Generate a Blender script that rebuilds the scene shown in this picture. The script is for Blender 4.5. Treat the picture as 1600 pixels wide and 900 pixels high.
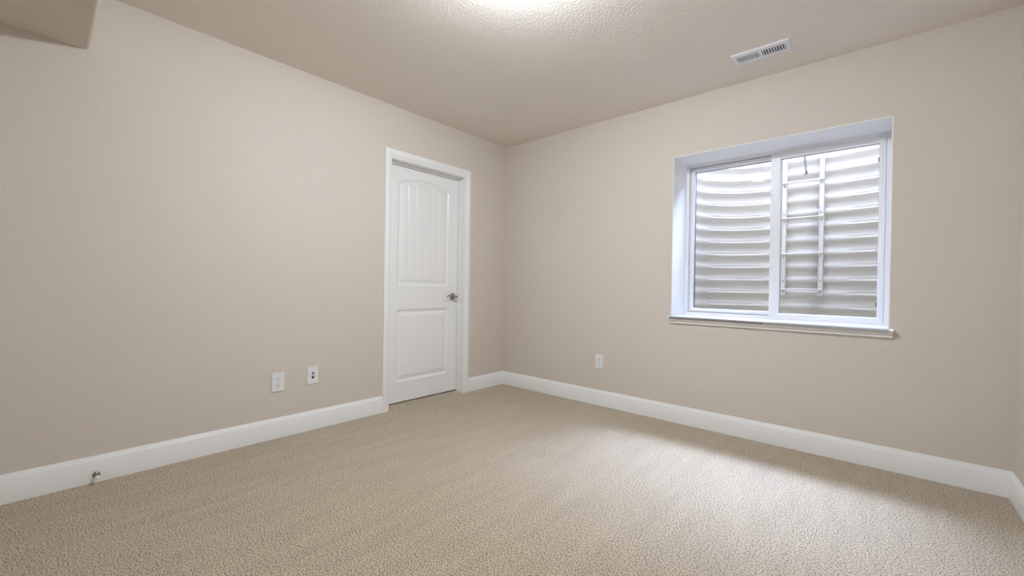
import bpy, bmesh, math
import numpy as np
from mathutils import Vector, Matrix

# ------------------------------------------------------------------ camera, world, exposure
scene = bpy.context.scene
for o in list(bpy.data.objects):
    bpy.data.objects.remove(o, do_unlink=True)
COL = scene.collection

CAM_POS = (2.9552, -3.2155, 1.0162)
YAW, PITCH, ROLL, FPX = -0.7238, -0.0056, 0.0154, 657.42
SKY_COLOR, SKY_STRENGTH = (0.53, 0.65, 1.0), 10.0
HAZE_DIR, HAZE_GAIN, HAZE_POWER = (0.0, math.cos(math.radians(48)), math.sin(math.radians(48))), 35.0, 18.0   # bright hazy part of the sky
LAMP_COLOR, LAMP_STRENGTH = (0.91, 1.0, 1.10), 330.0
EXPOSURE = 0.20

cam_data = bpy.data.cameras.new('camera')
cam = bpy.data.objects.new('camera', cam_data)
COL.objects.link(cam)
cam_data.sensor_fit = 'HORIZONTAL'
cam_data.sensor_width = 36.0
cam_data.lens = FPX / 1600.0 * 36.0
cam_data.clip_start = 0.02
_f = Vector((math.sin(YAW) * math.cos(PITCH), math.cos(YAW) * math.cos(PITCH), math.sin(PITCH)))
_r = Vector((math.cos(YAW), -math.sin(YAW), 0.0))
_u = _r.cross(_f)
_r2 = math.cos(ROLL) * _r + math.sin(ROLL) * _u
_u2 = -math.sin(ROLL) * _r + math.cos(ROLL) * _u
_m = Matrix((_r2, _u2, -_f)).transposed().to_4x4()
_m.translation = Vector(CAM_POS)
cam.matrix_world = _m
scene.camera = cam

world = bpy.data.worlds.new('sky')
scene.world = world
world.use_nodes = True
bg = world.node_tree.nodes['Background']
bg.inputs['Color'].default_value = (*SKY_COLOR, 1)
wn = world.node_tree
_tc = wn.nodes.new('ShaderNodeTexCoord')
_dot = wn.nodes.new('ShaderNodeVectorMath')
_dot.operation = 'DOT_PRODUCT'
_dot.inputs[1].default_value = HAZE_DIR
wn.links.new(_tc.outputs['Generated'], _dot.inputs[0])
_mx = wn.nodes.new('ShaderNodeMath')
_mx.operation = 'MAXIMUM'
_mx.inputs[1].default_value = 0.0
wn.links.new(_dot.outputs['Value'], _mx.inputs[0])
_pw = wn.nodes.new('ShaderNodeMath')
_pw.operation = 'POWER'
_pw.inputs[1].default_value = HAZE_POWER
wn.links.new(_mx.outputs['Value'], _pw.inputs[0])
_ma = wn.nodes.new('ShaderNodeMath')
_ma.operation = 'MULTIPLY_ADD'
_ma.inputs[1].default_value = HAZE_GAIN * SKY_STRENGTH
_ma.inputs[2].default_value = SKY_STRENGTH
wn.links.new(_pw.outputs['Value'], _ma.inputs[0])
wn.links.new(_ma.outputs['Value'], bg.inputs['Strength'])

vs = scene.view_settings
vs.view_transform = 'Standard'
vs.look = 'None'
vs.gamma = 1.0
vs.use_curve_mapping = False
vs.exposure = EXPOSURE

# ------------------------------------------------------------------ sizes (metres)
H = 2.44                 # ceiling height
W = 3.4507               # room width along the window wall
YB = -4.05               # wall behind the camera
DL, DR, DT = -1.34, -0.552, 2.018      # door opening (y, y, z)
DF = -0.09                             # door face (x)
X1, X2, Z1, Z2 = 1.743, 2.977, 0.803, 2.010   # window opening
YF = 0.28                              # window frame front


# ------------------------------------------------------------------ materials
def srgb(r, g, b):
    def c(v):
        v /= 255.0
        return v / 12.92 if v <= 0.04045 else ((v + 0.055) / 1.055) ** 2.4
    return (c(r), c(g), c(b), 1.0)


def mat(name, color, rough=0.5, metal=0.0, spec=0.5):
    m = bpy.data.materials.new(name)
    m.use_nodes = True
    b = m.node_tree.nodes['Principled BSDF']
    b.inputs['Base Color'].default_value = color
    b.inputs['Roughness'].default_value = rough
    b.inputs['Metallic'].default_value = metal
    b.inputs['Specular IOR Level'].default_value = spec
    return m


def add_bump(m, scale, strength, dist, detail=2.0, kind='noise', lo=None, hi=None):
    nt = m.node_tree
    b = nt.nodes['Principled BSDF']
    tc = nt.nodes.new('ShaderNodeTexCoord')
    n = nt.nodes.new('ShaderNodeTexNoise')
    n.inputs['Scale'].default_value = scale
    n.inputs['Detail'].default_value = detail
    nt.links.new(tc.outputs['Object'], n.inputs['Vector'])
    src = n.outputs['Fac']
    if lo is not None:
        mr = nt.nodes.new('ShaderNodeMapRange')
        mr.interpolation_type = 'SMOOTHSTEP'
        mr.inputs['From Min'].default_value = lo
        mr.inputs['From Max'].default_value = hi
        nt.links.new(src, mr.inputs['Value'])
        src = mr.outputs['Result']
    bp = nt.nodes.new('ShaderNodeBump')
    bp.inputs['Strength'].default_value = strength
    bp.inputs['Distance'].default_value = dist
    nt.links.new(src, bp.inputs['Height'])
    nt.links.new(bp.outputs['Normal'], b.inputs['Normal'])
    return m


WALL_C = srgb(220, 210, 199)
M_WALL = add_bump(mat('wall_paint', WALL_C, 0.62, spec=0.3), 110, 0.15, 0.003, 2.5, lo=0.38, hi=0.68)
M_CEIL = add_bump(mat('ceiling_paint', srgb(238, 230, 221), 0.7, spec=0.25), 75, 0.3, 0.004, 2.5, lo=0.40, hi=0.66)
M_REVEAL = add_bump(mat('white_reveal_paint', srgb(247, 247, 247), 0.55, spec=0.3), 80, 0.18, 0.003, 2.0, lo=0.4, hi=0.68)
M_TRIM = mat('white_trim_paint', srgb(246, 246, 245), 0.32)
M_DOOR = mat('white_door_paint', srgb(246, 246, 245), 0.28)
M_VINYL = mat('white_vinyl', srgb(248, 248, 250), 0.35)
M_PLATE = mat('white_plastic', srgb(238, 238, 240), 0.3)
M_DARK = mat('dark_slot', srgb(40, 38, 36), 0.6)
M_GASKET = mat('grey_glazing_spacer', srgb(96, 104, 112), 0.5)
M_NICKEL = mat('antique_nickel', srgb(168, 158, 144), 0.22, 1.0)
M_STEEL = mat('zinc_steel', srgb(150, 150, 148), 0.4, 0.8)
M_CHAIN = mat('dark_chain_steel', srgb(70, 70, 72), 0.45, 0.6)
M_RUBBER = mat('white_rubber', srgb(235, 235, 232), 0.5)
M_WELL = mat('white_painted_steel', srgb(220, 211, 196), 0.45)
M_LADDER = mat('white_ladder_paint', srgb(236, 227, 212), 0.45)
M_VENT = mat('white_vent_enamel', srgb(236, 239, 244), 0.35)
M_DUCT_SHADE = mat('duct_shade', srgb(52, 58, 64), 0.6)
M_GRAVEL = add_bump(mat('gravel', srgb(196, 188, 176), 0.9), 40, 0.8, 0.02)


def glass_material():
    m = bpy.data.materials.new('window_glass')
    m.use_nodes = True
    nt = m.node_tree
    for n in list(nt.nodes):
        nt.nodes.remove(n)
    out = nt.nodes.new('ShaderNodeOutputMaterial')
    mix = nt.nodes.new('ShaderNodeMixShader')
    fr = nt.nodes.new('ShaderNodeFresnel')
    geo = nt.nodes.new('ShaderNodeNewGeometry')     # same air-to-glass reflection on both faces of the pane
    ior = nt.nodes.new('ShaderNodeMapRange')
    ior.inputs['To Min'].default_value = 1.5
    ior.inputs['To Max'].default_value = 1.0 / 1.5
    nt.links.new(geo.outputs['Backfacing'], ior.inputs['Value'])
    nt.links.new(ior.outputs['Result'], fr.inputs['IOR'])
    tr = nt.nodes.new('ShaderNodeBsdfTransparent')
    tr.inputs['Color'].default_value = (0.97, 0.98, 0.975, 1)
    gl = nt.nodes.new('ShaderNodeBsdfGlossy')
    gl.inputs['Roughness'].default_value = 0.01
    nt.links.new(fr.outputs['Fac'], mix.inputs['Fac'])
    nt.links.new(tr.outputs['BSDF'], mix.inputs[1])
    nt.links.new(gl.outputs['BSDF'], mix.inputs[2])
    nt.links.new(mix.outputs['Shader'], out.inputs['Surface'])
    return m


M_GLASS = glass_material()


def lamp_material():
    m = bpy.data.materials.new('lit_opal_glass')
    m.use_nodes = True
    nt = m.node_tree
    b = nt.nodes['Principled BSDF']
    b.inputs['Base Color'].default_value = (0.9, 0.88, 0.85, 1)
    b.inputs['Emission Color'].default_value = (*LAMP_COLOR, 1)
    b.inputs['Emission Strength'].default_value = LAMP_STRENGTH
    return m


def carpet_material():
    m = bpy.data.materials.new('beige_cut_pile_carpet')
    m.use_nodes = True
    nt = m.node_tree
    L = nt.links
    b = nt.nodes['Principled BSDF']
    b.inputs['Roughness'].default_value = 0.95
    b.inputs['Specular IOR Level'].default_value = 0.1
    b.inputs['Sheen Weight'].default_value = 0.25
    b.inputs['Sheen Roughness'].default_value = 0.6
    tc = nt.nodes.new('ShaderNodeTexCoord')
    vor = nt.nodes.new('ShaderNodeTexNoise')      # tufts
    vor.inputs['Scale'].default_value = 175
    vor.inputs['Detail'].default_value = 3.0
    vor.inputs['Roughness'].default_value = 0.65
    L.new(tc.outputs['Object'], vor.inputs['Vector'])
    ramp = nt.nodes.new('ShaderNodeValToRGB')
    e = ramp.color_ramp.elements
    e[0].position = 0.40
    e[0].color = srgb(86, 70, 49)
    e[1].position = 0.59
    e[1].color = srgb(232, 215, 189)
    mid = ramp.color_ramp.elements.new(0.475)
    mid.color = srgb(201, 182, 152)
    L.new(vor.outputs['Fac'], ramp.inputs['Fac'])
    # nap: broad soft patches and vacuum strokes that run away from the window wall
    n2 = nt.nodes.new('ShaderNodeTexNoise')
    n2.inputs['Scale'].default_value = 3.2
    n2.inputs['Detail'].default_value = 3.0
    mp = nt.nodes.new('ShaderNodeMapping')
    mp.inputs['Rotation'].default_value = (0, 0, math.radians(18))
    mp.inputs['Scale'].default_value = (4.4, 0.7, 1.0)
    L.new(tc.outputs['Object'], mp.inputs['Vector'])
    L.new(mp.outputs['Vector'], n2.inputs['Vector'])
    mr = nt.nodes.new('ShaderNodeMapRange')
    mr.inputs['From Min'].default_value = 0.32
    mr.inputs['From Max'].default_value = 0.68
    mr.inputs['To Min'].default_value = 0.93
    mr.inputs['To Max'].default_value = 1.06
    L.new(n2.outputs['Fac'], mr.inputs['Value'])
    mul = nt.nodes.new('ShaderNodeVectorMath')
    mul.operation = 'SCALE'
    L.new(ramp.outputs['Color'], mul.inputs[0])
    L.new(mr.outputs['Result'], mul.inputs['Scale'])
    L.new(mul.outputs['Vector'], b.inputs['Base Color'])
    bp = nt.nodes.new('ShaderNodeBump')
    bp.inputs['Strength'].default_value = 1.0
    bp.inputs['Distance'].default_value = 0.009
    L.new(vor.outputs['Fac'], bp.inputs['Height'])
    L.new(bp.outputs['Normal'], b.inputs['Normal'])
    return m


M_CARPET = carpet_material()


# ------------------------------------------------------------------ mesh helpers
def link(name, me, m, parent=None, loc=None):
    o = bpy.data.objects.new(name, me)
    COL.objects.link(o)
    if m is not None:
        me.materials.append(m)
    if parent is not None:
        o.parent = parent
    if loc is not None:
        o.location = loc
    return o


def obj(name, bm, m, parent=None, loc=None, smooth=False, rehome=True):
    """link bm as ONE mesh object; top-level ones get their origin at the base centre"""
    bmesh.ops.recalc_face_normals(bm, faces=bm.faces)
    if smooth:
        for f in bm.faces:
            f.smooth = True
    me = bpy.data.meshes.new(name)
    bm.to_mesh(me)
    bm.free()
    return link(name, me, m, parent, loc)


def smooth_by_angle(o, deg=35):
    me = o.data
    bm = bmesh.new()
    bm.from_mesh(me)
    for f in bm.faces:
        f.smooth = True
    for e in bm.edges:
        if len(e.link_faces) == 2 and e.calc_face_angle(0) > math.radians(deg):
            e.smooth = False
    bm.to_mesh(me)
    bm.free()
    return o


def box(bm, a, b, bevel=0.0, seg=2):
    lo = [min(p, q) for p, q in zip(a, b)]
    hi = [max(p, q) for p, q in zip(a, b)]
    vs_ = [bm.verts.new((x, y, z)) for x in (lo[0], hi[0]) for y in (lo[1], hi[1]) for z in (lo[2], hi[2])]
    fs = [bm.faces.new([vs_[i] for i in q]) for q in
          ((0, 1, 3, 2), (4, 6, 7, 5), (0, 4, 5, 1), (2, 3, 7, 6), (0, 2, 6, 4), (1, 5, 7, 3))]
    if bevel > 0:
        es = list({e for f in fs for e in f.edges})
        bmesh.ops.bevel(bm, geom=es, offset=bevel, segments=seg, affect='EDGES', profile=0.5)


def cyl(bm, p, q, r, n=16, r2=None):
    p, q = Vector(p), Vector(q)
    d = (q - p).normalized()
    a = d.orthogonal().normalized()
    c = d.cross(a)
    r2 = r if r2 is None else r2
    ra, rb = [], []
    for i in range(n):
        t = 2 * math.pi * i / n
        k = math.cos(t) * a + math.sin(t) * c
        ra.append(bm.verts.new(p + r * k))
        rb.append(bm.verts.new(q + r2 * k))
    for i in range(n):
        j = (i + 1) % n
        bm.faces.new((ra[i], ra[j], rb[j], rb[i]))
    bm.faces.new(ra[::-1])
    bm.faces.new(rb)


def lathe(bm, origin, axis, prof, n=32):
    """prof: (r, h) along axis"""
    o = Vector(origin)
    d = Vector(axis).normalized()
    a = d.orthogonal().normalized()
    c = d.cross(a)
    rings = []
    for r, h in prof:
        if r < 1e-6:
            rings.append([bm.verts.new(o + d * h)])
        else:
            rings.append([bm.verts.new(o + d * h + r * (math.cos(2 * math.pi * i / n) * a + math.sin(2 * math.pi * i / n) * c))
                          for i in range(n)])
    for A, B in zip(rings, rings[1:]):
        for i in range(n):
            j = (i + 1) % n
            if len(A) == 1 and len(B) == 1:
                continue
            if len(A) == 1:
                bm.faces.new((A[0], B[i], B[j]))
            elif len(B) == 1:
                bm.faces.new((A[i], A[j], B[0]))
            else:
                bm.faces.new((A[i], A[j], B[j], B[i]))


def tube(bm, pts, r, n=12, radii=None):
    pts = [Vector(p) for p in pts]
    rings = []
    a = None
    for i, p in enumerate(pts):
        d = (pts[min(i + 1, len(pts) - 1)] - pts[max(i - 1, 0)]).normalized()
        if a is None:
            a = d.orthogonal().normalized()
        else:
            a = (a - d * a.dot(d)).normalized()
        c = d.cross(a)
        rr = radii[i] if radii else r
        rings.append([bm.verts.new(p + rr * (math.cos(2 * math.pi * k / n) * a + math.sin(2 * math.pi * k / n) * c)) for k in range(n)])
    for A, B in zip(rings, rings[1:]):
        for k in range(n):
            j = (k + 1) % n
            bm.faces.new((A[k], A[j], B[j], B[k]))
    bm.faces.new(rings[0][::-1])
    bm.faces.new(rings[-1])


def prism(bm, poly, axis, lo, hi):
    """closed polygon (2-D) extruded along axis; poly is in the two remaining axes in xyz order"""
    def P(u, v, t):
        if axis == 0:
            return (t, u, v)
        if axis == 1:
            return (u, t, v)
        return (u, v, t)
    A = [bm.verts.new(P(u, v, lo)) for u, v in poly]
    B = [bm.verts.new(P(u, v, hi)) for u, v in poly]
    n = len(poly)
    for i in range(n):
        j = (i + 1) % n
        bm.faces.new((A[i], A[j], B[j], B[i]))
    bm.faces.new(A[::-1])
    bm.faces.new(B)


def ring_xz(bm, x0, x1, z0, z1, prof):
    """rectangular ring in an x-z plane; prof: closed list of (inset, y)"""
    loops = []
    for w, y in prof:
        loops.append([bm.verts.new(p) for p in ((x0 + w, y, z0 + w), (x1 - w, y, z0 + w), (x1 - w, y, z1 - w), (x0 + w, y, z1 - w))])
    n = len(loops)
    for i in range(n):
        A, B = loops[i], loops[(i + 1) % n]
        for k in range(4):
            j = (k + 1) % 4
            bm.faces.new((A[k], A[j], B[j], B[k]))


def empty(name, loc):
    o = bpy.data.objects.new(name, None)
    o.empty_display_size = 0.1
    o.location = loc
    COL.objects.link(o)
    return o


def tag(o, label, cat, group=None):
    o['label'] = label
    o['category'] = cat
    if group:
        o['group'] = group
    return o


def struct(o, label=None):
    o['kind'] = 'structure'
    if label:
        o['label'] = label
    return o


def child(name, bm, m, root, smooth=False, label=None, auto=None):
    """geometry is given in world space; parent at root's location"""
    off = root.matrix_basis.translation if root.parent is None else (root.parent.matrix_basis.translation + root.location)
    bmesh.ops.translate(bm, verts=bm.verts, vec=-Vector(off))
    o = obj(name, bm, m, root, smooth=smooth)
    if auto:
        smooth_by_angle(o, auto)
    if label:
        o['label'] = label
    return o


# ------------------------------------------------------------------ room shell
def wall_obj(name, boxes, m=M_WALL):
    bm = bmesh.new()
    for a, b in boxes:
        box(bm, a, b)
    return struct(obj(name, bm, m))


T = 0.16
wall_obj('wall_left', [((-T, YB, -0.05), (0, DL - 0.02, H)), ((-T, DR + 0.02, -0.05), (0, 0.40, H)),
                       ((-T, DL - 0.02, DT + 0.02), (0, DR + 0.02, H))])
LN = 0.005
wall_obj('wall_window', [((0, 0, -0.05), (X1 - LN, 0.36, H)), ((X2 + LN, 0, -0.05), (W + 0.16, 0.36, H)),
                         ((X1 - LN, 0, Z2 + LN), (X2 + LN, 0.36, H)), ((X1 - LN, 0, -0.05), (X2 + LN, 0.36, Z1 - 0.018))])
M_SIDING = mat('exterior_siding', srgb(112, 108, 103), 0.8)
wall_obj('wall_exterior', [((-4.0, 0.12, H + 0.15), (7.5, 0.40, 7.0)), ((-4.0, 0.36, -0.05), (X1, 0.40, H + 0.15)), ((X2, 0.36, -0.05), (7.5, 0.40, H + 0.15)),
                           ((X1, 0.36, Z2), (X2, 0.40, H + 0.15)), ((X1, 0.36, -0.05), (X2, 0.40, Z1 - 0.018))], M_SIDING)
wall_obj('wall_right', [((W, YB, -0.05), (W + 0.16, 0, H))])
wall_obj('wall_back', [((-T, YB - 0.16, -0.05), (W + 0.16, YB, H))])
# unseen box added behind the door to block daylight leaking through its gap
wall_obj('wall_light_block', [((-1.0, DL - 0.35, -0.05), (-0.9, DR + 0.35, H)), ((-0.9, DL - 0.35, -0.05), (-T, DL - 0.25, H)),
                         ((-0.9, DR + 0.25, -0.05), (-T, DR + 0.35, H))])
wall_obj('ceiling', [((-1.0, YB - 0.16, H), (W + 0.16, 0.40, H + 0.15))], M_CEIL)

# dropped soffit along the wall behind the camera, with a rounded plaster corner
SZ, SY, SR = 2.144, -3.045, 0.022
bm = bmesh.new()
poly = [(YB, H), (YB, SZ)]
for k in range(9):
    a = -math.pi / 2 + k * math.pi / 2 / 8
    poly.append((SY - SR + SR * math.cos(a), SZ + SR + SR * math.sin(a)))
poly.append((SY, H))
prism(bm, poly, 0, 0.0, W)
sof = struct(obj('wall_soffit', bm, M_WALL), 'dropped beige ceiling soffit in the upper left corner')
smooth_by_angle(sof, 30)

# carpet floor; it rises slightly where it runs under the door
def floor_mesh():
    xs = np.concatenate([np.linspace(-0.90, -0.13, 8), np.linspace(-0.12, 0.0, 13), np.linspace(0.05, W, 40)])
    ys = np.linspace(YB, 0.0, 82)
    n, k = len(xs), len(ys)
    v = []
    for y in ys:
        for x in xs:
            t = min(max((-x - 0.01) / 0.07, 0), 1)
            v.append((x, y, 0.010 * t * t * (3 - 2 * t)))
    f = []
    for j in range(k - 1):
        for i in range(n - 1):
            a = j * n + i
            f.append((a, a + 1, a + n + 1, a + n))
    me = bpy.data.meshes.new('floor')
    me.from_pydata(v, [], f)
    for p in me.polygons:
        p.use_smooth = True
    return me


struct(link('floor', floor_mesh(), M_CARPET), 'beige cut pile carpet covering the whole floor')

# baseboards
BH, BT = 0.1307, 0.0150
BPROF = [(0, 0), (BT, 0), (BT, 0.108), (BT - 0.002, 0.1125), (BT - 0.007, 0.122), (BT - 0.009, 0.1285), (BT - 0.011, BH), (0, BH)]


def baseboard(name, axis, lo, hi, flip=False, mitre_lo=False, mitre_hi=False):
    bm = bmesh.new()
    A, B = [], []
    for t, z in BPROF:
        l = lo + (t if mitre_lo else 0)
        h = hi - (t if mitre_hi else 0)
        if axis == 'y':      # runs along y on the left wall (or the right wall when flip)
            x = (W - t) if flip else t
            A.append(bm.verts.new((x, l, z)))
            B.append(bm.verts.new((x, h, z)))
        else:
            y = (YB + t) if flip else -t
            A.append(bm.verts.new((l, y, z)))
            B.append(bm.verts.new((h, y, z)))
    n = len(A)
    for i in range(n):
        j = (i + 1) % n
        bm.faces.new((A[i], A[j], B[j], B[i]))
    bm.faces.new(A[::-1])
    bm.faces.new(B)
    return struct(smooth_by_angle(obj(name, bm, M_TRIM), 25))


CL, CR, CT = DL - 0.065, DR + 0.055, DT + 0.073       # outer edges of the door casing
baseboard('baseboard_left', 'y', YB, CL, mitre_lo=True)
baseboard('baseboard_corner', 'y', CR, 0.0, mitre_hi=True)
baseboard('baseboard_window', 'x', 0.0, W, mitre_lo=True, mitre_hi=True)
baseboard('baseboard_right', 'y', YB, 0.0, flip=True, mitre_lo=True, mitre_hi=True)
baseboard('baseboard_back', 'x', 0.0, W, flip=True, mitre_lo=True, mitre_hi=True)

# ------------------------------------------------------------------ door: casing, jamb, slab, handle
def casing():
    prof = [(0.0, 0.0), (0.0, 0.013), (0.002, 0.0165), (0.006, 0.018), (0.036, 0.018), (0.0385, 0.0165), (0.040, 0.0145),
            (0.046, 0.0125), (0.053, 0.009), (0.056, 0.0075), (0.059, 0.007), (0.060, 0.005), (0.060, 0.0)]
    bm = bmesh.new()
    wl, wr, wt = DL - 0.003 - CL, CR - (DR + 0.003), CT - (DT + 0.003)
    loops = []
    for w, t in prof:
        s = w / 0.060
        loops.append([bm.verts.new(p) for p in ((t, CL + s * wl, 0.0), (t, CL + s * wl, CT - s * wt),
                                                (t, CR - s * wr, CT - s * wt), (t, CR - s * wr, 0.0))])
    for A, B in zip(loops, loops[1:]):
        for k in range(3):
            bm.faces.new((A[k], A[k + 1], B[k + 1], B[k]))
    A, B = loops[-1], loops[0]
    for k in range(3):
        bm.faces.new((A[k], A[k + 1], B[k + 1], B[k]))
    bm.faces.new([l[0] for l in loops])
    bm.faces.new([l[3] for l in loops][::-1])
    return smooth_by_angle(obj('trim_1', bm, M_TRIM), 28)


struct(casing(), 'white moulded casing around the closed door')

bm = bmesh.new()
JX = -T
for a, b in (((JX, DL - 0.02, 0), (0, DL, DT + 0.02)), ((JX, DR, 0), (0, DR + 0.02, DT + 0.02)), ((JX, DL, DT), (0, DR, DT + 0.02))):
    box(bm, a, b, 0.0015, 1)
SB = DF + 0.003
for a, b in (((SB, DL, 0.0), (SB + 0.034, DL + 0.012, DT - 0.012)), ((SB, DR - 0.012, 0.0), (SB + 0.034, DR, DT - 0.012)),
             ((SB, DL, DT - 0.012), (SB + 0.034, DR, DT))):
    box(bm, a, b, 0.002, 2)
struct(obj('trim_2', bm, M_TRIM), 'white door jamb and stop inside the casing')


def door_slab():
    y0, y1, z0, z1 = DL + 0.003, DR - 0.003, 0.021, DT - 0.003
    ny, nz = 262, 640
    ys = np.linspace(y0, y1, ny)
    zs = np.linspace(z0, z1, nz)
    Yg, Zg = np.meshgrid(ys, zs)
    pl, pr = -1.222, -0.670
    pc = 0.5 * (pl + pr)
    half = 0.5 * (pr - pl)

    def panel(zb, zt, arch):
        u = (Yg - pc) / half
        top = zt + arch * (1 - u ** 2)
        slope = np.sqrt(1 + (2 * arch * u / half) ** 2)
        return np.minimum(np.minimum(Yg - pl, pr - Yg), np.minimum(Zg - zb, (top - Zg) / slope))
    d1 = panel(1.000, 1.872, 0.062)
    d2 = panel(0.190, 0.802, 0.0)
    kd = [-1.0, 0.0, 0.004, 0.012, 0.018, 0.024, 0.030, 0.050, 0.056, 9.0]
    kh = [0.0, 0.0, -0.0015, -0.0075, -0.0095, -0.0100, -0.0095, -0.0035, -0.0025, -0.0025]
    h1 = np.interp(d1, kd, kh)
    h2 = np.interp(d2, kd, kh)
    # plank grooves on the raised field of the tall panel
    g = np.zeros_like(Yg)
    for yc in (pc - 0.166, pc - 0.083, pc, pc + 0.083, pc + 0.166):
        g = np.maximum(g, np.clip(1 - np.abs(Yg - yc) / 0.0055, 0, 1))
    g *= np.clip((d1 - 0.046) / 0.01, 0, 1) * 0.0035
    h = h1 + h2 - g
    X = DF + h
    front = np.stack([X, Yg, Zg], -1).reshape(-1, 3)
    xb = DF - 0.035
    nb = len(front)
    # outline of the front grid, carried back to the rear face
    idx = np.arange(ny * nz).reshape(nz, ny)
    loop = list(idx[0, :]) + list(idx[1:, -1]) + list(idx[-1, -2::-1]) + list(idx[-2:0:-1, 0])
    back = front[loop].copy()
    back[:, 0] = xb
    v = np.concatenate([front, back])
    faces = []
    a = idx[:-1, :-1].ravel(); b = idx[:-1, 1:].ravel(); c = idx[1:, 1:].ravel(); d = idx[1:, :-1].ravel()
    faces = list(map(tuple, np.stack([a, b, c, d], -1).tolist()))
    m_ = len(loop)
    for i in range(m_):
        j = (i + 1) % m_
        faces.append((loop[j], loop[i], nb + i, nb + j))
    faces.append(tuple(nb + i for i in range(m_))[::-1])
    me = bpy.data.meshes.new('door_1')
    me.from_pydata(v.tolist(), [], faces)
    me.update()
    o = link('door_1', me, M_DOOR)
    smooth_by_angle(o, 40)
    return o


door = struct(door_slab(), 'closed white two panel door with arched plank upper panel')

HY, HZ = -0.6145, 0.906
bm = bmesh.new()
lathe(bm, (DF, HY, HZ), (1, 0, 0), [(0, 0), (0.033, 0), (0.033, 0.004), (0.030, 0.008), (0.024, 0.010), (0.022, 0.013), (0.014, 0.015), (0.012, 0.018), (0, 0.018)], 40)
ros = smooth_by_angle(obj('door_handle', bm, M_NICKEL, door), 30)
ros['label'] = 'antique nickel lever handle on the right of the door'
bm = bmesh.new()
pts, rad = [], []
for k in range(8):                       # neck out of the rosette, turning towards the hinges
    t = k / 7
    a = t * math.pi / 2
    pts.append((DF + 0.012 + 0.046 * math.sin(a), HY + 0.002 - 0.022 * (1 - math.cos(a)), HZ))
    rad.append(0.0095 - 0.001 * t)
for k in range(1, 22):                   # wave shaped lever ending in a small curl
    t = k / 21
    pts.append((DF + 0.058 - 0.010 * t * t, HY - 0.020 - 0.088 * t, HZ + 0.013 * math.sin(t * 0.9 * math.pi) - 0.008 * max(0, t - 0.7) / 0.3))
    rad.append(0.0085 - 0.0035 * t)
tube(bm, pts, 0.008, 14, rad)
lathe(bm, (DF + 0.055, HY, HZ), (1, 0, 0), [(0, 0), (0.011, 0.0), (0.012, 0.004), (0.009, 0.008), (0, 0.009)], 20)
obj('lever', bm, M_NICKEL, ros, smooth=True)
bm = bmesh.new()
box(bm, (DF + 0.0005, DR - 0.0035, HZ - 0.03), (DF - 0.028, DR - 0.002, HZ + 0.03))
obj('latch_plate', bm, M_NICKEL, door)

# ------------------------------------------------------------------ window
# white plaster returns lining the opening
bm = bmesh.new()
box(bm, (X1 - LN, 0.0, Z1 - 0.018), (X1, 0.36, Z2))
box(bm, (X2, 0.0, Z1 - 0.018), (X2 + LN, 0.36, Z2))
box(bm, (X1 - LN, 0.0, Z2), (X2 + LN, 0.36, Z2 + LN))
struct(obj('trim_3', bm, M_REVEAL), 'deep white painted returns of the window opening')

win = struct(empty('window_1', (0.5 * (X1 + X2), YF, Z1)), 'white vinyl slider window looking into a corrugated well')
bm = bmesh.new()      # main frame
ring_xz(bm, X1, X2, Z1, Z2, [(0.0, YF), (0.019, YF), (0.021, YF + 0.002), (0.021, YF + 0.034), (0.0, YF + 0.034)])
ring_xz(bm, X1, X2, Z1, Z2, [(0.0, YF + 0.034), (0.030, YF + 0.034), (0.030, YF + 0.080), (0.0, YF + 0.080)])
child('window_frame', bm, M_VINYL, win)
GY = YF + 0.052       # fixed lite
bm = bmesh.new()
ring_xz(bm, X1 + 0.0305, 2.388, Z1 + 0.0305, Z2 - 0.0305, [(0.0, GY - 0.030), (0.004, GY - 0.034), (0.018, GY - 0.034), (0.026, GY - 0.026), (0.026, GY - 0.012), (0.0, GY - 0.012)])
child('glazing_bead', bm, M_VINYL, win)
bm = bmesh.new()
ring_xz(bm, X1 + 0.0305, 2.388, Z1 + 0.0305, Z2 - 0.0305, [(0.0, GY - 0.0115), (0.0275, GY - 0.0115), (0.0275, GY + 0.012), (0.0, GY + 0.012)])
child('glazing_spacer', bm, M_GASKET, win, label='thin grey spacer around the left pane')
bm = bmesh.new()
box(bm, (X1 + 0.045, GY - 0.006, Z1 + 0.045), (2.375, GY - 0.002, Z2 - 0.045))
child('fixed_pane', bm, M_GLASS, win, label='left glass pane reflecting the ceiling lamp')

SX0, SX1, SZ0, SZ1, SYF = 2.334, 2.9545, 0.812, 1.9885, YF + 0.003
bm = bmesh.new()      # sliding sash in front on the right; stiles wider at the meeting rail
st = 0.063
def sash_ring(bm, wl, wr, wb, wt, y, x0, x1, z0, z1):
    return [bm.verts.new(p) for p in ((x0 + wl, y, z0 + wb), (x1 - wr, y, z0 + wb), (x1 - wr, y, z1 - wt), (x0 + wl, y, z1 - wt))]
widths = [(0, 0, 0, 0, SYF + 0.030), (0, 0, 0, 0, SYF + 0.002), (0.002, 0.002, 0.002, 0.002, SYF), (0.022, 0.012, 0.012, 0.012, SYF),
          (0.0235, 0.0135, 0.0135, 0.0135, SYF - 0.002), (0.056, 0.028, 0.033, 0.036, SYF - 0.002), (0.063, 0.0325, 0.038, 0.0425, SYF + 0.004),
          (0.063, 0.0325, 0.038, 0.0425, SYF + 0.012), (0.04, 0.02, 0.02, 0.02, SYF + 0.030)]
loops = [sash_ring(bm, *w, SX0, SX1, SZ0, SZ1) for w in widths]
for i in range(len(loops)):
    A, B = loops[i], loops[(i + 1) % len(loops)]
    for k in range(4):
        j = (k + 1) % 4
        bm.faces.new((A[k], A[j], B[j], B[k]))
sash = child('sliding_sash', bm, M_VINYL, win)
bm = bmesh.new()
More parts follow.
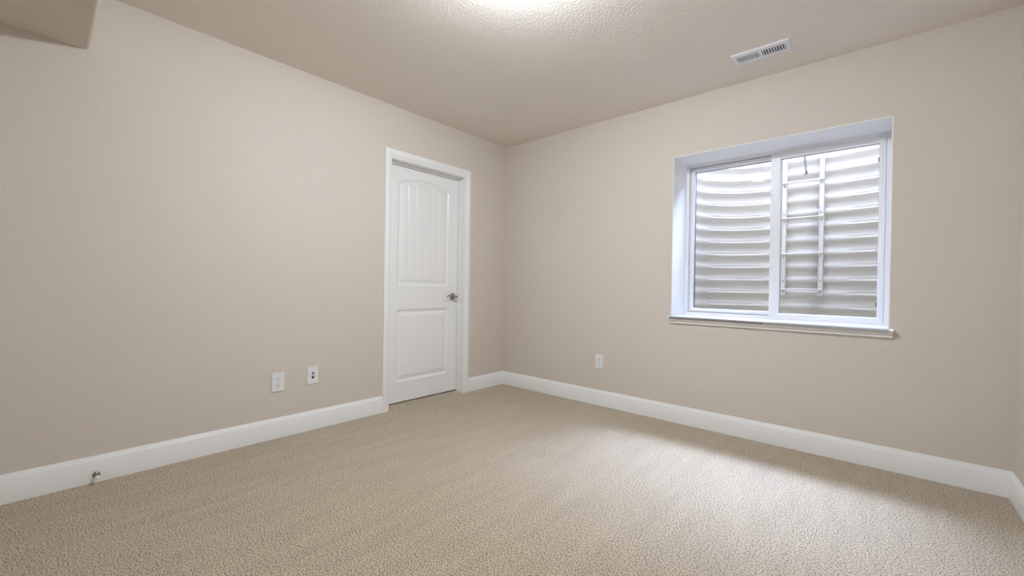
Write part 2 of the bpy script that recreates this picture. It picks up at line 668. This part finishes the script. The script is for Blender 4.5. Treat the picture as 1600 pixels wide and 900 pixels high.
loops = [sash_ring(bm, *w, SX0, SX1, SZ0, SZ1) for w in
         ((0.045, 0.022, 0.022, 0.022, SYF + 0.0125), (0.064, 0.0335, 0.039, 0.0435, SYF + 0.0125), (0.064, 0.0335, 0.039, 0.0435, SYF + 0.028), (0.045, 0.022, 0.022, 0.022, SYF + 0.028))]
for i in range(4):
    A, B = loops[i], loops[(i + 1) % 4]
    for k in range(4):
        j = (k + 1) % 4
        bm.faces.new((A[k], A[j], B[j], B[k]))
def sub(name, bm, m, par, root, **kw):
    bmesh.ops.translate(bm, verts=bm.verts, vec=-Vector(root.location))
    o = obj(name, bm, m, par)
    if 'label' in kw:
        o['label'] = kw['label']
    return o
sub('glazing_spacer', bm, M_GASKET, sash, win, label='thin grey spacer around the right pane')
bm = bmesh.new()
box(bm, (SX0 + 0.05, SYF + 0.017, SZ0 + 0.03), (SX1 - 0.025, SYF + 0.021, SZ1 - 0.03))
sub('sash_pane', bm, M_GLASS, sash, win, label='right glass pane in the sliding sash')
bm = bmesh.new()      # finger pulls on the meeting stile
for zc in (1.690, 1.165):
    box(bm, (SX0 + 0.005, SYF - 0.006, zc - 0.020), (SX0 + 0.015, SYF + 0.001, zc + 0.020), 0.002, 2)
    cyl(bm, (SX0 + 0.010, SYF - 0.009, zc + 0.012), (SX0 + 0.010, SYF - 0.005, zc + 0.012), 0.003, 10)
sub('sash_latch', bm, M_VINYL, sash, win)
bm = bmesh.new()
for zc in (0.930, 1.845):
    box(bm, (SX1 - 0.0375, SYF + 0.0055, zc - 0.014), (SX1 - 0.033, SYF + 0.012, zc + 0.014), 0.001, 1)
sub('tilt_clip', bm, M_DARK, sash, win, label='small black clips on the right stile')

# stool and apron below the window
bm = bmesh.new()
prof = [(YF, Z1), (-0.040, Z1), (-0.045, Z1 - 0.003), (-0.047, Z1 - 0.009), (-0.045, Z1 - 0.015), (-0.040, Z1 - 0.018), (YF, Z1 - 0.018)]
prism(bm, prof, 0, X1, X2)
prof2 = [(-0.0, Z1)] + prof[1:-1] + [(-0.0, Z1 - 0.018)]
prism(bm, prof2, 0, 1.729, X1)
prism(bm, prof2, 0, X2, 2.999)
bmesh.ops.remove_doubles(bm, verts=bm.verts, dist=1e-5)
stool = child('window_sill', bm, M_TRIM, win, auto=35)
bm = bmesh.new()
za, zb = Z1 - 0.018, 0.752
prism(bm, [(0, za), (-0.036, za), (-0.036, za - 0.006), (-0.030, za - 0.009), (-0.022, za - 0.016), (-0.017, za - 0.022), (-0.017, zb + 0.003), (-0.014, zb), (0, zb)], 0, 1.733, 2.996)
child('window_apron', bm, M_TRIM, win, auto=30)

# ------------------------------------------------------------------ window well outside
WC, WHALF, WR, WCY = 2.456, 0.290, 0.450, 0.530       # flat back from x=WC-WHALF to WC+WHALF, arcs of radius WR
PER, ZD, AMP, ZTOP, ZBOT = 0.110, 0.962, 0.0175, 2.44, 0.42
def well():
    path, crimp = [], []
    for k in range(6):
        path.append((WC - WHALF - WR, 0.40 + (WCY - 0.40) * k / 6, -1.0, 0.0)); crimp.append(0)
    for k in range(61):
        a = math.pi - k * (math.pi / 2) / 60
        path.append((WC - WHALF + WR * math.cos(a), WCY + WR * math.sin(a), math.cos(a), math.sin(a)))
        deg = math.degrees(a)
        crimp.append(min(max((deg - 89) / 3, 0), 1) * min(max((151 - deg) / 3, 0), 1))
    for k in range(1, 13):
        path.append((WC - WHALF + 2 * WHALF * k / 13, WCY + WR, 0.0, 1.0)); crimp.append(0)
    for k in range(61):
        a = math.pi / 2 - k * (math.pi / 2) / 60
        path.append((WC + WHALF + WR * math.cos(a), WCY + WR * math.sin(a), math.cos(a), math.sin(a)))
        deg = math.degrees(a)
        crimp.append(min(max((91 - deg) / 3, 0), 1) * min(max((deg - 29) / 3, 0), 1))
    for k in range(1, 7):
        path.append((WC + WHALF + WR, WCY - (WCY - 0.40) * k / 6, 1.0, 0.0)); crimp.append(0)
    path = np.array(path)
    crimp = np.array(crimp)
    z = np.arange(ZBOT, ZTOP, 0.0026)
    ph = (z - ZD) / PER
    loc = (ph - np.floor(ph)) * PER          # height above the middle of the underside
    loc2 = np.where(loc > PER * 0.75, loc - PER, loc)
    wave = np.sin(2 * np.pi * (z - ZD) / PER)
    wave = np.tanh(1.1 * wave) / np.tanh(1.1)        # crest where positive: towards the window
    cr = 0.0075 * np.exp(-((loc2 - 0.022) / 0.0065) ** 2) - 0.0095 * np.exp(-((loc2 - 0.0375) / 0.0055) ** 2)
    off = AMP * wave[:, None] + cr[:, None] * crimp[None, :]
    X = path[None, :, 0] - off * path[None, :, 2]
    Y = path[None, :, 1] - off * path[None, :, 3]
    Z = np.repeat(z[:, None], len(path), 1)
    v = np.stack([X, Y, Z], -1).reshape(-1, 3)
    nz, npth = Z.shape
    # outer skin, 3 mm of steel
    X2_ = X + 0.003 * path[None, :, 2]
    Y2_ = Y + 0.003 * path[None, :, 3]
    v2 = np.stack([X2_, Y2_, Z], -1).reshape(-1, 3)
    idx = np.arange(nz * npth).reshape(nz, npth)
    q = np.stack([idx[:-1, :-1].ravel(), idx[:-1, 1:].ravel(), idx[1:, 1:].ravel(), idx[1:, :-1].ravel()], -1)
    N = nz * npth
    faces = q.tolist() + (q[:, ::-1] + N).tolist()
    for row in (0, nz - 1):
        for i in range(npth - 1):
            faces.append([idx[row, i], idx[row, i + 1], N + idx[row, i + 1], N + idx[row, i]])
    me = bpy.data.meshes.new('window_well')
    me.from_pydata(np.concatenate([v, v2]).tolist(), [], [tuple(int(t) for t in f) for f in faces])
    for p in me.polygons:
        p.use_smooth = True
    me.update()
    return link('window_well', me, M_WELL)


tag(well(), 'white corrugated steel window well curving behind the window', 'window well')

bm = bmesh.new()
box(bm, (1.2, 0.40, 0.30), (3.7, 1.5, 0.74))
g = struct(obj('ground', bm, M_GRAVEL), 'gravel in the bottom of the window well')

# ladder fixed to the back of the well
LY = 0.930
lad = tag(empty('escape_ladder', (2.446, LY, 0.972)), 'white metal ladder on the back of the window well', 'ladder')
for xa in (2.303, 2.5555):
    bm = bmesh.new()
    xb = xa + 0.0345
    box(bm, (xa, LY, 0.972), (xb, LY + 0.006, ZTOP + 0.037), 0.0015, 1)
    box(bm, (xa, LY, 0.972), (xa + 0.004, LY + 0.026, ZTOP + 0.037), 0.001, 1)
    box(bm, (xb - 0.004, LY, 0.972), (xb, LY + 0.026, ZTOP + 0.037), 0.001, 1)
    box(bm, (xa, LY + 0.002, ZTOP + 0.017), (xb, LY + 0.11, ZTOP + 0.023), 0.001, 1)      # hooks over the rim
    box(bm, (xa, LY + 0.104, ZTOP - 0.065), (xb, LY + 0.11, ZTOP + 0.023), 0.001, 1)
    child('rail', bm, M_LADDER, lad)
for zr in (1.0215, 1.313, 1.608, 1.902, 2.196):
    bm = bmesh.new()
    yr = LY - 0.022
    tube(bm, [(2.318, LY + 0.002, zr), (2.318, yr + 0.012, zr), (2.319, yr + 0.004, zr), (2.324, yr, zr), (2.36, yr, zr), (2.45, yr, zr), (2.535, yr, zr),
              (2.570, yr, zr), (2.575, yr + 0.004, zr), (2.576, yr + 0.012, zr), (2.576, LY + 0.002, zr)], 0.0068, 12)
    for xc in (2.320, 2.573):
        cyl(bm, (xc - 0.016, yr, zr), (xc + 0.016, yr, zr), 0.0085, 12)
    child('rung', bm, M_LADDER, lad, smooth=True)
for zr, dzs in ((1.0215, (0.068, -0.020)), (1.313, (-0.022,)), (1.608, (0.034, -0.024)), (1.902, (-0.024,))):
    for xc in (2.3205, 2.5725):
        for dz in dzs:
            bm = bmesh.new()
            cyl(bm, (xc, LY - 0.005, zr + dz), (xc, LY + 0.001, zr + dz), 0.0062, 6)
            cyl(bm, (xc, LY - 0.007, zr + dz), (xc, LY - 0.004, zr + dz), 0.0035, 10)
            child('bolt', bm, M_STEEL, lad, label='small grey bolt')

# short chain hanging beside the ladder, hooked over the rim
def chain():
    root = tag(empty('chain', (2.450, 0.93, ZTOP + 0.05)), 'short dark chain hanging behind the top of the right pane', 'chain')
    p0, p1 = Vector((2.4340, 0.955, ZTOP + 0.027)), Vector((2.4660, 0.925, 1.990))
    n = int((p0 - p1).length / 0.0215)
    pitch = (p1 - p0).length / n
    for i in range(n):
        t = (i + 0.5) / n
        c = p0.lerp(p1, t) + Vector((-0.006 * math.sin(t * math.pi), 0, 0))
        d = (p1 - p0).normalized()
        side = Vector((1, 0, 0)) if i % 2 == 0 else Vector((0, 1, 0))
        side = (side - d * side.dot(d)).normalized()
        bm = bmesh.new()
        nn = d.cross(side)
        L_, R_ = pitch * 0.36, 0.0062
        ring = []
        for k in range(20):
            a = 2 * math.pi * k / 20
            ring.append(c + side * (R_ * math.cos(a)) + d * (R_ * math.sin(a) + (L_ if math.sin(a) > 0.01 else (-L_ if math.sin(a) < -0.01 else 0))))
        verts = []
        for k in range(20):
            tang = (ring[(k + 1) % 20] - ring[k - 1]).normalized()
            b2 = tang.cross(nn)
            verts.append([bm.verts.new(ring[k] + 0.0021 * (math.cos(q) * nn + math.sin(q) * b2)) for q in (0, math.pi / 3, 2 * math.pi / 3, math.pi, 4 * math.pi / 3, 5 * math.pi / 3)])
        for k in range(20):
            A, B = verts[k], verts[(k + 1) % 20]
            for q in range(6):
                r = (q + 1) % 6
                bm.faces.new((A[q], A[r], B[r], B[q]))
        child('link', bm, M_CHAIN, root, smooth=True)
    bm = bmesh.new()      # snap hook at the loose end
    e = p1
    tube(bm, [e + Vector(v) for v in ((0, 0, 0.006), (0.001, 0, -0.004), (0.004, 0, -0.014), (0.006, 0, -0.022), (0.003, 0, -0.030), (-0.004, 0, -0.031), (-0.007, 0, -0.026), (-0.006, 0, -0.020))], 0.0034, 8,
         [0.004, 0.006, 0.0068, 0.0062, 0.005, 0.0045, 0.004, 0.003])
    child('snap_hook', bm, M_CHAIN, root, smooth=True)
    bm = bmesh.new()      # hook over the rim
    tube(bm, [(2.434, y_, ZTOP + z_) for y_, z_ in ((0.955, 0.023), (0.951, 0.031), (0.956, 0.039), (0.966, 0.043), (0.985, 0.041), (1.004, 0.027), (1.006, -0.005), (1.006, -0.035))], 0.003, 8)
    child('rim_hook', bm, M_CHAIN, root, smooth=True)


chain()

# ------------------------------------------------------------------ wall plates
def to_wall(side, u, v, w):
    """u along the wall, v up, w out of the wall"""
    return (w, u, v) if side == 'left' else (u, -w, v)


def plate_base(side, uc, vc, pw, ph, bm):
    t = 0.0058
    a = to_wall(side, uc - pw / 2, vc - ph / 2, 0.0)
    b = to_wall(side, uc + pw / 2, vc + ph / 2, t)
    box(bm, a, b, 0.0030, 3)


def disc(bm, side, u, v, r, w0, w1, n=20, flat=None):
    """round boss, optionally with top and bottom cut flat at +-flat"""
    pts = []
    for k in range(n):
        a = 2 * math.pi * k / n
        pu, pv = r * math.cos(a), r * math.sin(a)
        if flat:
            pv = max(-flat, min(flat, pv))
        pts.append((u + pu, v + pv))
    A = [bm.verts.new(to_wall(side, p, q, w0)) for p, q in pts]
    B = [bm.verts.new(to_wall(side, p, q, w1)) for p, q in pts]
    for i in range(n):
        j = (i + 1) % n
        bm.faces.new((A[i], A[j], B[j], B[i]))
    bm.faces.new(A[::-1])
    bm.faces.new(B)


def duplex(side, uc, vc, label):
    loc = to_wall(side, uc, vc - 0.061, 0.0)
    root = tag(empty('wall_outlet', loc), label, 'outlet', 'duplex outlets on the walls')
    bm = bmesh.new()
    plate_base(side, uc, vc, 0.077, 0.122, bm)
    child('cover_plate', bm, M_PLATE, root)
    for dv in (0.0225, -0.0225):
        bm = bmesh.new()
        disc(bm, side, uc, vc + dv, 0.0185, 0.005, 0.0080, 28, 0.0155)
        off = Vector(loc)
        r = child('receptacle', bm, M_PLATE, root)
        bm = bmesh.new()
        for du, hh in ((-0.0068, 0.0045), (0.0068, 0.0038)):
            box(bm, to_wall(side, uc + du - 0.0012, vc + dv + 0.004 - hh, 0.0070), to_wall(side, uc + du + 0.0012, vc + dv + 0.004 + hh, 0.0083))
        disc(bm, side, uc, vc + dv - 0.0078, 0.0028, 0.0070, 0.0083, 12)
        bmesh.ops.translate(bm, verts=bm.verts, vec=-off)
        s = obj('slots', bm, M_DARK, r)
        s['label'] = 'dark plug slots'
    bm = bmesh.new()
    disc(bm, side, uc, vc, 0.0030, 0.005, 0.0068, 14)
    child('screw', bm, M_STEEL, root)


duplex('left', -2.166, 0.364, 'white duplex outlet plate low on left wall, farther from the door than the jack plate')
duplex('window', 1.130, 0.375, 'white duplex outlet plate on the window wall, below and left of the window')

loc = (0.0, -1.9425, 0.376 - 0.061)
root = tag(empty('jack_plate', loc), 'white wall plate with two jacks between the duplex outlet and the door', 'wall plate')
bm = bmesh.new()
plate_base('left', -1.9425, 0.376, 0.075, 0.123, bm)
child('cover_plate', bm, M_PLATE, root)
bm = bmesh.new()
lathe(bm, (0.005, -1.9425, 0.391), (1, 0, 0), [(0, 0), (0.0085, 0), (0.0085, 0.004), (0.0055, 0.0042), (0.0055, 0.013), (0.003, 0.013), (0.003, 0.009), (0, 0.009)], 6)
child('coax_jack', bm, M_STEEL, root, label='threaded metal cable jack')
bm = bmesh.new()
box(bm, to_wall('left', -1.9505, 0.353, 0.005), to_wall('left', -1.9345, 0.369, 0.0070), 0.0006, 1)
box(bm, to_wall('left', -1.9475, 0.3555, 0.006), to_wall('left', -1.9375, 0.3655, 0.0073))
child('data_jack', bm, M_DARK, root, label='small dark socket')
for dv in (0.045, -0.045):
    bm = bmesh.new()
    disc(bm, 'left', -1.9425, 0.376 + dv, 0.0030, 0.005, 0.0066, 14)
    child('screw', bm, M_PLATE, root)

# ------------------------------------------------------------------ door stop on the left baseboard
SYP, SZP = -3.010, 0.040
root = tag(empty('door_stop', (BT, SYP, SZP)), 'small metal door stop with white tip on the left baseboard', 'door stop')
bm = bmesh.new()
lathe(bm, (BT, SYP, SZP), (1, 0, 0), [(0, 0), (0.0145, 0), (0.0150, 0.003), (0.0125, 0.006), (0.008, 0.008), (0, 0.008)], 28)
child('base_plate', bm, M_NICKEL, root, auto=35)
bm = bmesh.new()
pts = []
for k in range(0, 10 * 14 + 1):
    a = 2 * math.pi * k / 14
    pts.append((BT + 0.006 + 0.042 * k / 140, SYP + 0.0055 * math.cos(a), SZP + 0.0055 * math.sin(a)))
tube(bm, pts, 0.0017, 6)
child('spring', bm, M_NICKEL, root, smooth=True)
bm = bmesh.new()
lathe(bm, (BT + 0.047, SYP, SZP), (1, 0, 0), [(0, 0), (0.0078, 0), (0.0092, 0.003), (0.0095, 0.012), (0.0080, 0.018), (0.004, 0.020), (0, 0.0205)], 24)
child('rubber_tip', bm, M_RUBBER, root, auto=35, label='white rubber tip')

# ------------------------------------------------------------------ ceiling register
VX0, VX1, VY0, VY1 = 2.229, 2.534, -0.411, -0.266
root = tag(empty('ceiling_vent', (0.5 * (VX0 + VX1), 0.5 * (VY0 + VY1), H)), 'white louvred air register on the ceiling near the window wall', 'vent')
BX0, BX1, BY0, BY1 = VX0 + 0.026, VX1 - 0.026, VY0 + 0.040, VY1 - 0.035
XM0, XM1 = 2.3735, 2.3855
zt, zf = H, H - 0.007
bm = bmesh.new()
def bevel_frame(bm):
    o = [(VX0, VY0), (VX1, VY0), (VX1, VY1), (VX0, VY1)]
    def rect(i, z):
        return [bm.verts.new(p) for p in ((VX0 + i, VY0 + i, z), (VX1 - i, VY0 + i, z), (VX1 - i, VY1 - i, z), (VX0 + i, VY1 - i, z))]
    inner = lambda z: [bm.verts.new(p) for p in ((BX0, BY0, z), (BX1, BY0, z), (BX1, BY1, z), (BX0, BY1, z))]
    loops = [rect(0, zt), rect(0.001, zt - 0.003), rect(0.010, zf), inner(zf), inner(zf + 0.004), inner(zt)]
    for i in range(len(loops)):
        A, B = loops[i], loops[(i + 1) % len(loops)]
        for k in range(4):
            j = (k + 1) % 4
            bm.faces.new((A[k], A[j], B[j], B[k]))
bevel_frame(bm)
box(bm, (XM0, BY0, zf), (XM1, BY1, zt))
child('vent_frame', bm, M_VENT, root)
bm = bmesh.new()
box(bm, (BX0 - 0.004, BY0 - 0.004, zt - 0.0012), (BX1 + 0.004, BY1 + 0.004, zt - 0.0002))  # flat dark sheet, its colour stands in for the shade inside the duct
child('duct_shade_sheet', bm, M_DUCT_SHADE, root, label='dark sheet painted as shade behind the louvres')
for (xa, xb, tilt) in ((BX0, XM0, 1), (XM1, BX1, -1)):
    n = 9
    p = (xb - xa) / n
    for k in range(n):
        xc = xa + (k + 0.5) * p
        bm = bmesh.new()
        wdt = 0.0028
        sl = 0.0030 * tilt if tilt < 0 else 0.0012
        prism(bm, [(xc - wdt - sl, zf + 0.0005), (xc - wdt - sl + 0.0045, zf + 0.0005), (xc + wdt + sl, zt - 0.0014), (xc + wdt + sl - 0.0045, zt - 0.0014)], 1, BY0, BY1)
        child('louvre', bm, M_VENT, root)
bm = bmesh.new()
box(bm, (BX0 + 0.001, BY0 + 0.006, zf - 0.006), (BX0 + 0.004, BY0 + 0.022, zf + 0.002), 0.0008, 1)
child('damper_lever', bm, M_STEEL, root)

# ------------------------------------------------------------------ ceiling lamp (just above the frame; its reflection shows in the left pane)
LX, LYP = 1.805, -1.900
root = tag(empty('ceiling_lamp', (LX, LYP, H)), 'lit round ceiling lamp, seen as the white glow mirrored in the left pane', 'lamp')
bm = bmesh.new()
lathe(bm, (LX, LYP, H), (0, 0, -1), [(0, 0), (0.132, 0), (0.136, 0.004), (0.136, 0.044), (0.133, 0.048), (0.096, 0.045), (0.0, 0.038)], 48)  # wide deep pan, shaped to shield the ceiling from the globe's direct light
child('lamp_base', bm, M_PLATE, root, auto=35)
bm = bmesh.new()
prof = [(0.091, 0.036)]
for k in range(0, 21):
    a = 0.5 * math.pi * k / 20
    prof.append((max(0.091 * math.cos(a), 0.0) if k < 20 else 0.0, 0.042 + 0.076 * math.sin(a)))
lathe(bm, (LX, LYP, H), (0, 0, -1), prof, 40)
child('glass_globe', bm, lamp_material(), root, smooth=True)
